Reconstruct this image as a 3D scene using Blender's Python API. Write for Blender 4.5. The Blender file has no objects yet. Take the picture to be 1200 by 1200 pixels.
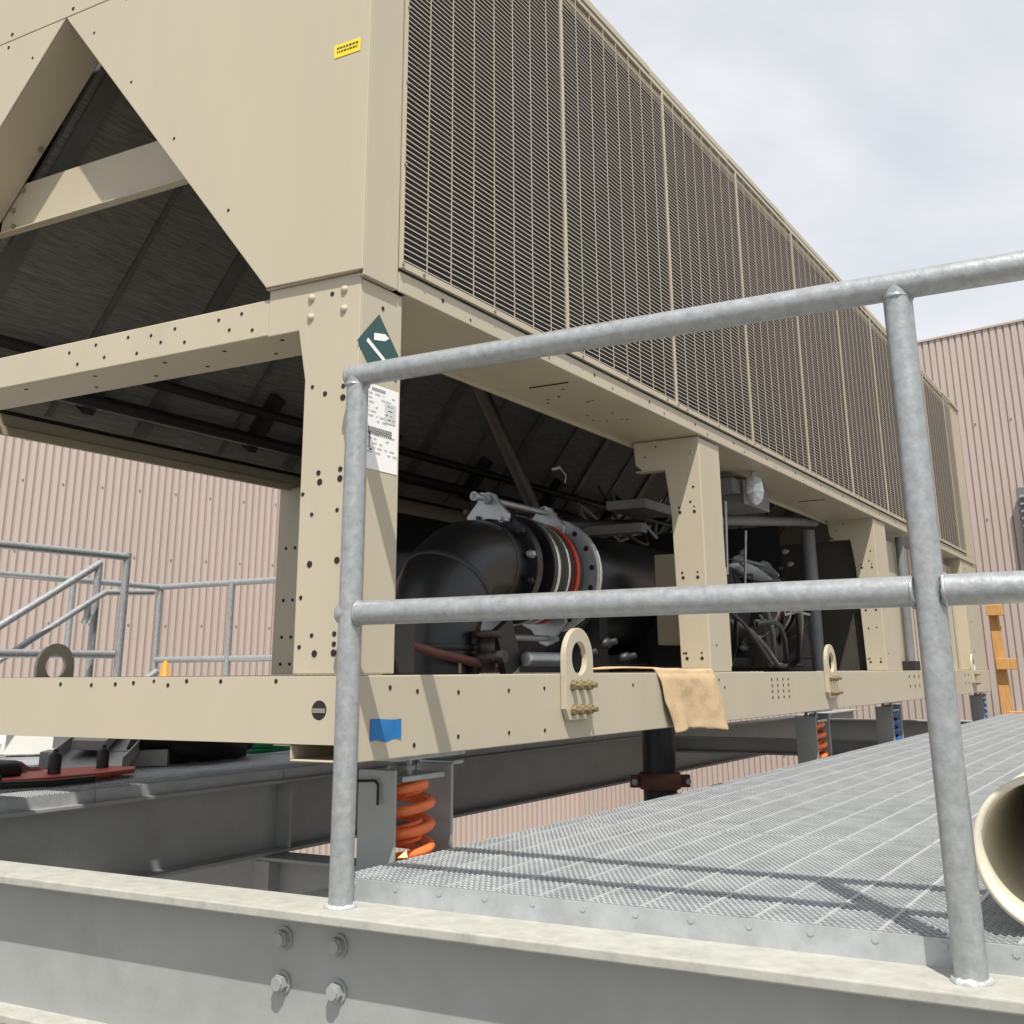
import bpy, math, random
import mathutils.noise as mn
from mathutils import Vector, Matrix
random.seed(7)
S = bpy.context.scene
C = S.collection
PI = math.pi

# ------------------------------------------------------------------ mesh builder
class MB:
    def __init__(s): s.v=[]; s.f=[]; s.m=[]; s.s=[]
    def add(s, vs, fs, m=0, sm=False):
        o=len(s.v); s.v+=[tuple(p) for p in vs]
        for f in fs: s.f.append([i+o for i in f]); s.m.append(m); s.s.append(sm)
        return s
    def box(s,x0,x1,y0,y1,z0,z1,m=0):
        if x0>x1:x0,x1=x1,x0
        if y0>y1:y0,y1=y1,y0
        if z0>z1:z0,z1=z1,z0
        v=[(x0,y0,z0),(x1,y0,z0),(x1,y1,z0),(x0,y1,z0),(x0,y0,z1),(x1,y0,z1),(x1,y1,z1),(x0,y1,z1)]
        return s.add(v,[(0,3,2,1),(4,5,6,7),(0,1,5,4),(1,2,6,5),(2,3,7,6),(3,0,4,7)],m)
    def obox(s,c,ax,ay,az,m=0):      # centre, three half vectors
        c=Vector(c);ax=Vector(ax);ay=Vector(ay);az=Vector(az)
        v=[c-ax-ay-az,c+ax-ay-az,c+ax+ay-az,c-ax+ay-az,c-ax-ay+az,c+ax-ay+az,c+ax+ay+az,c-ax+ay+az]
        return s.add(v,[(0,3,2,1),(4,5,6,7),(0,1,5,4),(1,2,6,5),(2,3,7,6),(3,0,4,7)],m)
    def prism(s,poly,ax,a,b,m=0):    # polygon in the plane across axis ax, from a to b
        n=len(poly)
        def P(p,t): return {0:(t,p[0],p[1]),1:(p[0],t,p[1]),2:(p[0],p[1],t)}[ax]
        area=sum(poly[i][0]*poly[(i+1)%n][1]-poly[(i+1)%n][0]*poly[i][1] for i in range(n))
        if area<0: poly=poly[::-1]
        if a>b:a,b=b,a
        v=[P(p,a) for p in poly]+[P(p,b) for p in poly]
        fs=[tuple(range(n))[::-1],tuple(range(n,2*n))]+[(i,(i+1)%n,n+(i+1)%n,n+i) for i in range(n)]
        if ax==1: fs=[f[::-1] for f in fs]
        return s.add(v,fs,m)
    def tube(s,pts,r,seg=12,m=0,caps=True,sm=True):
        pts=[Vector(p) for p in pts]; n=len(pts)
        rs=r if isinstance(r,(list,tuple)) else [r]*n
        t0=(pts[1]-pts[0]).normalized()
        u=t0.orthogonal().normalized(); vs=[];fs=[]
        for i,p in enumerate(pts):
            if i==0:t=t0
            elif i==n-1:t=(pts[i]-pts[i-1]).normalized()
            else:t=((pts[i]-pts[i-1]).normalized()+(pts[i+1]-pts[i]).normalized()).normalized()
            u=(u-t*u.dot(t)).normalized(); w=t.cross(u)
            k=1.0
            if 0<i<n-1:
                c=(pts[i]-pts[i-1]).normalized().dot(t); k=1/max(c,.5) if n<4 else 1.0
            for j in range(seg):
                a=2*PI*j/seg; vs.append(p+(u*math.cos(a)+w*math.sin(a))*rs[i])
        for i in range(n-1):
            for j in range(seg):
                a=i*seg+j;b=i*seg+(j+1)%seg
                fs.append((a,b,b+seg,a+seg))
        s.add(vs,fs,m,sm)
        if caps:
            s.add(vs[:seg],[tuple(range(seg))[::-1]],m); s.add(vs[-seg:],[tuple(range(seg))],m)
        return s
    def cyl(s,c,d,r,h,seg=12,m=0,sm=True):
        c=Vector(c);d=Vector(d).normalized()
        return s.tube([c,c+d*h],r,seg,m,True,sm)
    def lathe(s,c,d,prof,seg=32,m=0,sm=True,closed=False):   # prof: (distance along d, radius)
        c=Vector(c);d=Vector(d).normalized();u=d.orthogonal().normalized();w=d.cross(u)
        vs=[];fs=[];n=len(prof)
        for h,r in prof:
            for j in range(seg):
                a=2*PI*j/seg; vs.append(c+d*h+(u*math.cos(a)+w*math.sin(a))*r)
        for i in range(n if closed else n-1):
            i2=(i+1)%n
            for j in range(seg):
                fs.append((i*seg+j,i*seg+(j+1)%seg,i2*seg+(j+1)%seg,i2*seg+j))
        return s.add(vs,fs,m,sm)
    def dot(s,c,d,r,m,seg=8,h=.0012):
        return s.cyl(Vector(c)-Vector(d)*.001,d,r,h+.001,seg,m,False)
    def build(s,name,mats,parent=None,bevel=0,seg=2):
        if not isinstance(mats,(list,tuple)): mats=[mats]
        if parent is not None: o=wloc(parent)
        else:
            xs=[p[0] for p in s.v];ys=[p[1] for p in s.v];zs=[p[2] for p in s.v]
            o=Vector(((min(xs)+max(xs))/2,(min(ys)+max(ys))/2,min(zs)))
        me=bpy.data.meshes.new(name)
        me.from_pydata([(p[0]-o.x,p[1]-o.y,p[2]-o.z) for p in s.v],[],s.f)
        for m in mats: me.materials.append(m)
        me.polygons.foreach_set('material_index',s.m); me.polygons.foreach_set('use_smooth',s.s)
        me.update()
        ob=bpy.data.objects.new(name,me); C.objects.link(ob)
        if parent is not None: ob.parent=parent
        else: ob.location=o
        if bevel:
            b=ob.modifiers.new('bevel','BEVEL'); b.width=bevel; b.segments=seg; b.limit_method='ANGLE'; b.angle_limit=math.radians(50)
        return ob

def wloc(o):
    v=Vector((0,0,0))
    while o is not None: v+=o.location; o=o.parent
    return v
def tag(o,label=None,cat=None,group=None,kind=None):
    if label:o['label']=label
    if cat:o['category']=cat
    if group:o['group']=group
    if kind:o['kind']=kind
    return o
def empty(name,loc,label,cat,group=None):
    o=bpy.data.objects.new(name,None); o.location=loc; o.empty_display_size=.1; C.objects.link(o)
    return tag(o,label,cat,group)
def copy_tree(o,parent=None):
    c=o.copy(); C.objects.link(c)
    if parent is not None: c.parent=parent
    for ch in list(o.children): copy_tree(ch,c)
    return c

# ------------------------------------------------------------------ materials
def mat(name,col,rough=.5,metal=0.,var=.06,scale=6.,bump=0.,bscale=200.,col2=None,stain=0.,spec=.5,detail=6.,stretch=(1,1,1),st0=.56):
    m=bpy.data.materials.new(name); m.use_nodes=True; nt=m.node_tree; N=nt.nodes; L=nt.links
    b=N['Principled BSDF']
    b.inputs['Roughness'].default_value=rough; b.inputs['Metallic'].default_value=metal
    b.inputs['Specular IOR Level'].default_value=spec
    tc=N.new('ShaderNodeTexCoord'); geo=N.new('ShaderNodeNewGeometry')
    mp=N.new('ShaderNodeMapping'); mp.inputs['Scale'].default_value=stretch; L.new(geo.outputs['Position'],mp.inputs['Vector'])
    nz=N.new('ShaderNodeTexNoise'); nz.inputs['Scale'].default_value=scale; nz.inputs['Detail'].default_value=detail; nz.inputs['Roughness'].default_value=.65
    L.new(mp.outputs[0],nz.inputs['Vector'])
    r=N.new('ShaderNodeValToRGB'); r.color_ramp.elements[0].position=.3; r.color_ramp.elements[1].position=.7
    c2=col2 if col2 else tuple(max(0,c*(1+var)) for c in col)
    c1=col if col2 else tuple(c*(1-var) for c in col)
    r.color_ramp.elements[0].color=(*c1,1); r.color_ramp.elements[1].color=(*c2,1)
    L.new(nz.outputs['Fac'],r.inputs['Fac'])
    out=r.outputs['Color']
    if stain>0:
        n2=N.new('ShaderNodeTexNoise'); n2.inputs['Scale'].default_value=scale*.37; n2.inputs['Detail'].default_value=8; n2.inputs['Roughness'].default_value=.75
        L.new(mp.outputs[0],n2.inputs['Vector'])
        r2=N.new('ShaderNodeValToRGB'); r2.color_ramp.elements[0].position=st0; r2.color_ramp.elements[1].position=st0+.18
        r2.color_ramp.elements[0].color=(0,0,0,1); r2.color_ramp.elements[1].color=(stain,)*3+(1,)
        L.new(n2.outputs['Fac'],r2.inputs['Fac'])
        mx=N.new('ShaderNodeMix'); mx.data_type='RGBA'; L.new(r2.outputs['Color'],mx.inputs['Factor']); L.new(out,mx.inputs['A'])
        mx.inputs['B'].default_value=(*[c*.45 for c in col],1); out=mx.outputs['Result']
    L.new(out,b.inputs['Base Color'])
    rr=N.new('ShaderNodeMapRange'); rr.inputs['To Min'].default_value=max(.05,rough-.08); rr.inputs['To Max'].default_value=min(1,rough+.1)
    L.new(nz.outputs['Fac'],rr.inputs['Value']); L.new(rr.outputs[0],b.inputs['Roughness'])
    if bump>0:
        n3=N.new('ShaderNodeTexNoise'); n3.inputs['Scale'].default_value=bscale; n3.inputs['Detail'].default_value=3
        L.new(geo.outputs['Position'],n3.inputs['Vector'])
        bp=N.new('ShaderNodeBump'); bp.inputs['Strength'].default_value=bump; bp.inputs['Distance'].default_value=.002
        L.new(n3.outputs['Fac'],bp.inputs['Height']); L.new(bp.outputs[0],b.inputs['Normal'])
    return m

BEIGE=mat('beige_paint',(.445,.395,.295),.42,0,.04,4.5,.12,500,stain=.13,stretch=(1,1,.22))
HOLE=mat('hole_black',(.012,.011,.01),.8)
SCREW=mat('screw_steel',(.32,.30,.25),.4,.6)
BRASS=mat('zinc_yellow',(.30,.235,.13),.45,.6,.25,60)
GALV=mat('galvanised_pipe',(.30,.315,.32),.40,.55,.18,60,.25,120,col2=(.43,.45,.46),stain=.45,detail=9)
GRATE=mat('galvanised_grating',(.41,.43,.44),.5,.3,.18,14,stain=.25)
ROD=mat('grating_rod',(.55,.57,.58),.4,.4,.1,60)
STEEL=mat('beam_steel',(.335,.345,.34),.55,.25,.10,5,.2,90,stain=.35,detail=9)
FLANGE=mat('dusty_flange',(.37,.37,.33),.75,0,.14,26,.2,120,st0=.54,stain=.4,detail=9)
DARKSTEEL=mat('dark_steel',(.20,.205,.20),.6,.2,.12,6,stain=.3)  # darker grey steel for wall screws, fittings and vent slats
WALLM=mat('wall_siding',(.475,.397,.355),.5,0,.04,1.3,stretch=(1,1,.25))
COIL=mat('coil_fins',(.16,.155,.14),.6,0,.5,30,stretch=(.3,.3,9))
OUTCOIL=mat('outer_coil',(.026,.022,.019),.7,0,.3,20)
COILSTRIP=mat('coil_casing',(.13,.13,.12),.5,.4,.2,8)
SLAT=mat('louver_slat',(.42,.375,.31),.45,0,.05,6)
BLACK=mat('black_insulation',(.012,.0125,.014),.36,0,.3,9,.25,60)
GLOSSY=mat('glossy_black_lagging',(.011,.012,.013),.33,0,.3,7,.5,16)
BAYSHADE=mat('bay_shade_olive',(.05,.044,.034),.6,0,.1,4)  # tan panel's bay shade put into the colour; terminal box shares it
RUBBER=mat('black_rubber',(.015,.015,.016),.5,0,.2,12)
ZINC=mat('zinc_plate',(.42,.45,.46),.35,.6,.15,18)
CHROME=mat('bright_ring',(.72,.72,.68),.2,.9,.1,10)
REDR=mat('red_ring',(.42,.035,.02),.45)
ORANGE=mat('orange_spring',(.78,.17,.045),.35,0,.12,30,stain=.15)
BLUE=mat('blue_spring',(.02,.09,.36),.35,0,.12,30)
BLUETAPE=mat('blue_tape',(.012,.15,.40),.7,0,.08,30)
TOWELM=mat('towel_cloth',(.56,.41,.25),.95,0,.16,150,1.0,420,stain=.25,spec=.1)
PVC=mat('pvc_cream',(.66,.62,.50),.35,0,.04,5,stain=.06)
WHITE=mat('white_paper',(.80,.80,.78),.6,0,.02,10)
INK=mat('ink_grey',(.30,.30,.30),.7)
INKD=mat('ink_dark',(.05,.05,.05),.7)
YELLOW=mat('yellow_label',(.85,.62,.02),.5)
TEAL=mat('sticker_green',(.022,.075,.072),.5)
COPPER=mat('dull_copper',(.055,.044,.038),.5,.5,.3,10)
RUST=mat('red_brown_pipe',(.12,.045,.03),.6,0,.3,14)
REDTOOL=mat('red_tool',(.46,.06,.035),.5,0,.15,20)
DKRED=mat('dark_red_cloth',(.13,.02,.02),.9,0,.3,30)
BLKBAG=mat('black_bag',(.010,.010,.010),.75,0,.4,12,.6,40)
GREEN=mat('green_hose',(.01,.26,.10),.5,0,.2,12)
WOOD=mat('orange_wood',(.52,.27,.09),.7,0,.2,9,stretch=(8,8,1))
BOARD=mat('white_board',(.74,.74,.70),.6,0,.05,4,stain=.1)
TRAY=mat('tray_metal',(.36,.36,.35),.45,.4,.12,8)
CONC=mat('roof_membrane',(.20,.19,.175),.9,0,.12,1.5,.3,30,stain=.3)
GREYBOX=mat('grey_box',(.16,.165,.17),.5,0,.15,5)
GLASS=mat('clear_plastic',(.62,.64,.66),.12,.3,.3,60)

# ------------------------------------------------------------------ setting: roof
MB().add([(-80,-60,-2.6),(80,-60,-2.6),(80,90,-2.6),(-80,90,-2.6)],[(0,1,2,3)]).build('roof_ground',CONC)
tag(bpy.data.objects['roof_ground'],kind='structure')

# corrugated screen walls
def siding(name,p,d,n,pitch,prof,z0,z1,label,rows):
    k_=pitch/.115; prof=[(a*k_,b*k_) for a,b in prof]
    mb=MB(); px,py=p; dx,dy=d; nx,ny=(dy,-dx)
    pts=[]
    for i in range(n):
        for a,b in prof:
            t=i*pitch+a; pts.append((px+dx*t+nx*b,py+dy*t+ny*b))
    vs=[];fs=[]
    for x,y in pts: vs+=[(x,y,z0),(x,y,z1)]
    for i in range(len(pts)-1):
        f=(2*i,2*i+2,2*i+3,2*i+1); fs.append(f)
    mb.add(vs,fs,0)
    for z in rows:
        for i in range(1,n,5):
            t=i*pitch+.3*pitch; c=(px+dx*t,py+dy*t,z+random.uniform(-.01,.01))
            mb.cyl(c,(nx,ny,0),.010,.010,6,1,False)
    o=mb.build(name,[WALLM,DARKSTEEL]); tag(o,label,'wall')
    L=n*pitch
    cap=MB(); cx,cy=px+dx*L/2,py+dy*L/2
    cap.obox((cx-nx*.03,cy-ny*.03,z1+.004),(dx*L/2,dy*L/2,0),(nx*.045,ny*.045,0),(0,0,.012))
    cap.obox((cx-nx*.06,cy-ny*.06,(z0+z1)/2),(dx*L/2,dy*L/2,0),(nx*.012,ny*.012,0),(0,0,(z1-z0)/2-.012))
    cap.build('backing_panel',WALLM,o)
    return o
siding('corrugated_wall',(-13.88,-.34),(.358,.934),202,.087,((0,0),(.067,0),(.108,-.036),(.1145,-.036)),-2.55,4.2,'pink-tan corrugated metal wall seen under the chiller behind the left railings',(-1.4,.55,1.3,2.5,.0+2.05,-.35))
siding('corrugated_wall',(-7.83,15.43),(.968,-.25),182,.082,((0,0),(.080,0),(.0805,-.030),(.088,-.030)),-2.55,3.86,'pink-tan corrugated metal wall rising beyond the far end of the chiller at right',(-1.0,.45,1.65,2.75))

# ------------------------------------------------------------------ steel beams
def ibeam(axis,c,a,b,ztop,w=.14,d=.29,tf=.014,tw=.01,name='steel_beam',label='',mats=None,wpos=None):
    root=empty(name,(c,(a+b)/2,ztop-d) if axis==1 else ((a+b)/2,c,ztop-d),label,'steel beam','steel beams of the platform')
    mats=mats or [STEEL,STEEL]
    def bx(u0,u1,z0,z1):
        m=MB()
        return m.box(u0,u1,a,b,z0,z1) if axis==1 else m.box(a,b,u0,u1,z0,z1)
    wc=c if wpos is None else wpos
    bx(c-w/2,c+w/2,ztop-tf,ztop).build('top_flange',mats[0],root,.003)
    bx(wc-tw/2,wc+tw/2,ztop-d+tf,ztop-tf).build('web',mats[1],root)
    bx(c-w/2,c+w/2,ztop-d,ztop-d+tf).build('bottom_flange',mats[0],root,.003)
    return root
ZB=-.43
fb=ibeam(0,1.898,-6,3,ZB,.142,.29,.018,.012,label='grey front beam with four bolt heads and a dusty cream top flange carrying the railing',mats=[FLANGE,STEEL])
for x in (-1.615,-1.48):
    for z in (-.494,-.571):
        m=MB(); y=1.892
        m.cyl((x,y+.001,z),(0,-1,0),.021,.005,20,0,False)
        m.cyl((x,y-.004,z),(0,-1,0),.0165,.013,6,0,False)
        m.cyl((x,y-.017,z),(0,-1,0),.012,.004,10,0,False)
        m.build('bolt_head',STEEL,fb,.0012)
b2=ibeam(1,-3.515,1.98,14,ZB,.17,.29,label='grey beam under the left half of the chiller carrying the tool deck',mats=[STEEL,STEEL])
MB().box(-3.509,-3.435,4.02,4.034,-.704,-.446).build('stiffener_plate',STEEL,b2)
ibeam(1,-1.65,1.98,14,-.453,.17,.28,label='grey beam beside the walkway edge under the spring isolators')
ibeam(0,8.25,-3.42,-1.78,-.455,.10,.11,label='short grey cross beam under the middle of the chiller')
g=ibeam(0,3.95,-6,1.2,-.722,.16,.45,label='deep grey girder below the left beam, seen low beside the left railing post')
MB().box(-3.49,-3.41,3.875,3.944,-1.156,-.738).build('stiffener_plate',STEEL,g,.002)
ibeam(0,11.9,-3.42,3,-.46,.14,.26,label='grey beam under the far edge of the walkway')
ibeam(1,1.3,1.98,11.8,-.434,.14,.29,label='grey beam under the right edge of the walkway')

# ------------------------------------------------------------------ grating
def grating(x0,x1,y0,y1,z,pitch=.0215,serr=True,h=.032,rod=.1016):
    m=MB(); nb=int(round((y1-y0)/pitch)); th=.006
    step=.0127
    for k in range(nb):
        y=y0+.012+k*(y1-y0-.024)/(nb-1)
        if serr:
            n=int((x1-x0)/step)*2; vs=[];fs=[]
            for i in range(n+1):
                x=x0+i*(x1-x0)/n; t=z if i%2==0 else z-.003
                vs+=[(x,y-th/2,z-h),(x,y-th/2,t),(x,y+th/2,t),(x,y+th/2,z-h)]
            for i in range(n):
                a=4*i;b=a+4
                fs+=[(a,b,b+1,a+1),(a+1,b+1,b+2,a+2),(a+2,b+2,b+3,a+3)]
            m.add(vs,fs,0)
        else: m.box(x0,x1,y-th/2,y+th/2,z-h,z)
    nr=int((x1-x0)/rod)
    for k in range(nr+1):
        x=x0+.05+k*rod
        if x<x1: m.obox((x,(y0+y1)/2,z-.0052),(.0035,0,0),(0,(y1-y0)/2-.006,0),(0,0,.0045),1)
    return m
def band(x0,x1,y0,y1,z,h=.042):
    m=MB()
    m.box(x0,x1,y0,y0+.005,z-h,z-.002); m.box(x0,x1,y1-.005,y1,z-h,z-.002)
    m.box(x0,x0+.005,y0+.005,y1-.005,z-h,z-.002); m.box(x1-.005,x1,y0+.005,y1-.005,z-h,z-.002)
    # weld spots at the rods
    k=0
    while x0+.05+k*.1016<x1:
        x=x0+.05+k*.1016; m.cyl((x,y0+.001,z-.012),(0,-1,0),.006,.0025,7,0,False); k+=1
    return m
ZG=-.388
gp=empty('grating_panel',(-.15,2.43,ZG-.042),'serrated galvanised grating panel right behind the front beam, crossed by the railing shadows','grating','serrated grating panels of the walkway')
grating(-1.55,1.25,1.968,2.946,ZG).build('bearing_bars',[GRATE,ROD],gp)
band(-1.555,1.255,1.963,2.951,ZG).build('banding_bar',GRATE,gp)
ords=['second','third','fourth','fifth','sixth','seventh','eighth','ninth','tenth']
for k in range(9):
    c=copy_tree(gp); c.location.y+=.992*(k+1)
    c['label']=('%s serrated grating panel of the walkway counted from the front beam'%ords[k]) if k<8 else 'last serrated grating panel at the far end of the walkway'
# left deck (plain bars)
lp=empty('grating_panel',(-4.23,2.0,ZG-.042),'grating panel of the left deck nearest the front beam, under the red tool','grating','grating panels of the left deck')
m=grating(-5.0,-3.46,1.99,2.98,ZG); m.build('bearing_bars',[GRATE,ROD],lp); band(-5.0,-3.455,1.985,2.985,ZG).build('banding_bar',GRATE,lp)
for k in range(5):
    c=copy_tree(lp); c.location.y+=1.004*(k+1)
    c['label']=['second grating panel of the left deck, under the leaning metal tray','third grating panel of the left deck, under the black bag','fourth grating panel of the left deck, under the green hose','fifth grating panel of the left deck, behind the green hose','last grating panel of the left deck, deep under the chiller'][k]
lm=empty('grating_panel',(-5.8,5.1,ZG-.042),'wide grating landing at far left under the white board beside the stair railing','grating','grating panels of the left deck')
grating(-6.7,-5.02,3.9,6.3,ZG,serr=False).build('bearing_bars',[GRATE,ROD],lm); band(-6.705,-5.015,3.895,6.305,ZG).build('banding_bar',GRATE,lm)

# ------------------------------------------------------------------ front guardrail
R=.0242
WELD=mat('weld_zinc',(.55,.56,.56),.45,.4,.35,90,.6,200)
def weld(m,c,d,r,mi=0,w0=.0038):
    c=Vector(c);d=Vector(d).normalized();u=d.orthogonal().normalized();w=d.cross(u)
    n=26;vs=[];fs=[]
    for i in range(n):
        a=2*PI*i/n; e=u*math.cos(a)+w*math.sin(a); rr=w0+random.uniform(-.0016,.002)+.0012*math.sin(a*2+1)
        for j in range(6):
            b=2*PI*j/6; vs.append(c+e*(r+rr*math.cos(b))+d*rr*math.sin(b))
    for i in range(n):
        for j in range(6):
            fs.append((i*6+j,((i+1)%n)*6+j,((i+1)%n)*6+(j+1)%6,i*6+(j+1)%6))
    m.add(vs,fs,mi,True)
gr=empty('guardrail',(-.34,1.9,ZB),'galvanised pipe guardrail standing on the front beam across the foreground','guardrail')
YR=1.9; ZT=.627; ZM=.120; XP=(-1.487,-.341,.805)
# top rail with a tight bend at its left end
MB().tube([(-1.487-.02,YR,ZT),(1.9,YR,ZT)],R,28).build('top_rail',GALV,gr)
for i in range(3):
    a=(XP[i]+R*.9) if i<3 else 0; b=XP[i+1]-R*.9 if i<2 else 1.9
    MB().tube([(a,YR,ZM),(b,YR,ZM)],R,28).build('mid_rail',GALV,gr)
MB().lathe((XP[0],YR,ZM),(-1,0,0),[(0,R),(.020,R),(.027,R*.8),(.030,R*.4),(.031,.0005)],20).build('end_cap',GALV,gr)
for x in XP:
    MB().tube([(x,YR,ZB),(x,YR,ZT-.003)],R*.985,28).build('post',GALV,gr)
    for c,d,q in (((x,YR,ZB+.001),(0,0,1),R),((x-R,YR,ZM),(1,0,0),R*.95),((x+R,YR,ZM),(1,0,0),R*.95),((x,YR,ZT-R*.9),(0,0,1),R*.95)):
        if x==XP[0] and c[0]<x: continue
        m=MB(); weld(m,c,d,q,0,.0062 if c[2]<ZB+.01 else .0034); m.build('weld_bead',WELD if c[2]<ZB+.01 else GALV,gr)
m=MB()
m.lathe((XP[0]-.02,YR,ZT),(-1,0,0),[(0,R),(.004,R*.97),(.008,R*.8),(.010,R*.5),(.0105,.0005)],28); m.build('end_cap',GALV,gr)

# ------------------------------------------------------------------ chiller
XF=-1.6; XB=-4.0; XA=-2.83; Y0=2.06; YE=11.35
CS=.9375      # unit scale of the chiller drawing: 2.25 m wide, 2.45 m high over its springs
ch=empty('air_cooled_chiller',(-2.8,6.7,-.19),'long beige air cooled chiller with black louvered coil panels standing on spring isolators','chiller')
NX=(1,0,0); NY=(0,-1,0)
def holes(m,pts,n,mi):        # (x,y,z,r)
    for x,y,z,r in pts: m.dot((x,y,z),n,r,mi)

# base
def siderail(x,sgn):
    m=MB()
    t=.005
    m.box(x-sgn*t,x,Y0-.005,YE,-.185,-.003)                     # web
    m.box(x-sgn*.165,x-sgn*t,Y0-.005,YE,-.008,-.003)             # top flange
    m.box(x-sgn*.165,x-sgn*t,Y0-.005,YE,-.185,-.180)             # bottom flange
    m.box(x-sgn*.165,x-sgn*.160,Y0-.005,YE,-.180,-.15)           # lip
    m.box(x-sgn*.215,x-sgn*.165,Y0-.005,YE,-.153,-.148)
    if sgn>0:
        hp=[]
        for y,z in [(2.2,-.03),(2.49,-.045),(2.49,-.15),(2.31,-.04),(2.3,-.16),(2.74,-.045),(2.74,-.152),(2.94,-.042),(2.94,-.155),(4.36,-.03),(4.42,-.06),(3.55,-.04)]:
            hp.append((x,y,z,.0055))
        for y in (5.02,5.1,5.18,5.26): 
            for z in (-.035,-.06,-.085,-.11): hp.append((x,y,z,.007))
        for y in (7.9,8.05,8.2,10.05,10.2):
            for z in (-.04,-.1): hp.append((x,y,z,.012))
        holes(m,hp,NX,1)
    return m.build('base_rail',[BEIGE,HOLE],ch,.0025)
siderail(XF,1); siderail(XB,-1)
m=MB()
m.box(XB+.006,XF-.006,Y0-.010,Y0-.005,-.148,-.003); m.box(XB+.17,XF-.17,Y0-.005,Y0+.12,-.009,-.004)
hp=[(-2.53+.09*i+random.uniform(-.02,.02),Y0-.010,-.014-random.uniform(0,.012),.005) for i in range(5)]+[(-1.98,Y0-.010,-.014,.005),(-2.09,Y0-.010,-.013,.005),(-1.81,Y0-.010,-.014,.005),(-2.2,Y0-.010,-.013,.004)]
holes(m,hp,NY,1)
m.cyl((-1.682,Y0-.009,-.076),NY,.021,.0012,20,1,False)
m.box(-1.70,-1.664,Y0-.0118,Y0-.0108,-.082,-.072,2)
m.build('end_rail',[BEIGE,HOLE,SCREW],ch,.0025)
# base cross members
for y in (4.4,7.45,11.2): MB().box(XB+.22,XF-.22,y,y+.1,-.14,-.01).build('cross_member',BEIGE,ch,.002)

# columns
def column(x0,x1,y0,y1,top,poly=None,mirror=False,dark=False):
    # folded plate post: front plate facing the near end and side plate facing outwards
    m=MB(); t=.006
    if poly: m.prism(poly,1,y0,y0+t)
    else: m.box(x0,x1,y0,y0+t,.0,top)
    s=1 if x1>x0 else -1
    m.box(x1-s*t,x1,y0+t,y1,.0,top-.008)
    return m
XC=-1.612
m=column(-1.77,XC,Y0,2.232,.935,[(-1.772,.0),(XC,.0),(XC,.942),(-1.905,.944),(-1.905,.82),(-1.803,.82),(-1.776,.69)])
hp=[(-1.655,Y0,.66,.006),(-1.655,Y0,.632,.008),(-1.71,Y0,.648,.0065),(-1.77+.02,Y0,.67,.005),
    (-1.72,Y0,.457,.0065),(-1.655,Y0,.46,.0065),(-1.715,Y0,.435,.008),(-1.655,Y0,.438,.008),(-1.765,Y0,.41,.005),
    (-1.735,Y0,.36,.005),(-1.66,Y0,.365,.005),(-1.735,Y0,.245,.008),(-1.655,Y0,.25,.008),(-1.757,Y0,.17,.005),
    (-1.72,Y0,.085,.005),(-1.655,Y0,.087,.006),(-1.655,Y0,.065,.006),(-1.71,Y0,.045,.008),(-1.655,Y0,.046,.008),(-1.755,Y0,.06,.005),(-1.70,Y0,.90,.006)]
holes(m,hp,NY,1); holes(m,[(XC,2.15,.872,.006),(XC,2.2,.12,.005),(XC,2.21,.7,.004)],NX,1)
for x,z in [(-1.662,.905),(-1.662,.855),(-1.765,.9),(-1.765,.85)]: m.lathe((x,Y0,z),NY,[(0,.0105),(.004,.0095),(.007,.006),(.008,.0005)],12,0)
m.build('corner_column',[BEIGE,HOLE],ch,.003)
def mid_column(y0,wy):
    m=column(-1.732,XC,y0,y0+wy,.93,[(-1.732,.0),(XC,.0),(XC,.925),(-1.90,.925),(-1.90,.885),(-1.895,.83),(-1.86,.80),(-1.765,.80),(-1.745,.62)])
    m.box(-1.9,-1.76,y0+.006,y0+.06,.80,.806)
    hp=[]
    for z in (.62,.36,.05): hp+=[(-1.71,y0,z+.02,.005),(-1.71+.003,y0,z,.007),(-1.645,y0,z+.02,.004),(-1.645,y0,z,.007)]
    hp+=[(-1.70,y0,.25,.005),(-1.65,y0,.255,.005),(-1.72,y0,.07,.004),(-1.645,y0,.72,.005),(-1.66,y0,.66,.005),(-1.85,y0,.86,.004),(-1.8,y0,.9,.004)]
    holes(m,hp,NY,1); holes(m,[(XC,y0+.08,.10,.005)],NX,1)
    m.lathe((-1.645,y0,.86),NY,[(0,.009),(.005,.008),(.006,.0005)],10,0)
    return m.build('column',[BEIGE,HOLE],ch,.003)
mid_column(4.31,.24); mid_column(7.335,.33)
m=column(-1.74,XC,10.55,YE-.02,.93); holes(m,[(XC,10.75,z,.012) for z in (.15,.4,.65,.85)],NX,1); m.build('corner_column',[BEIGE,HOLE],ch,.003)
# far side columns (facing the near end, shaded)
for y0 in (4.475,7.335):
    m=column(-3.83,-3.988,y0,y0+.24,.93)
    holes(m,[(-3.93,y0,z,.009) for z in (.62,.36,.18,.05)]+[(-3.87,y0,z,.009) for z in (.62,.36,.18,.05)],NY,1)
    m.build('column',[BEIGE,HOLE],ch,.003)
column(-3.83,-3.988,Y0,2.232,.935).build('corner_column',BEIGE,ch,.003)
column(-3.86,-3.988,11.1,YE-.02,.93).build('corner_column',BEIGE,ch,.003)

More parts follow.
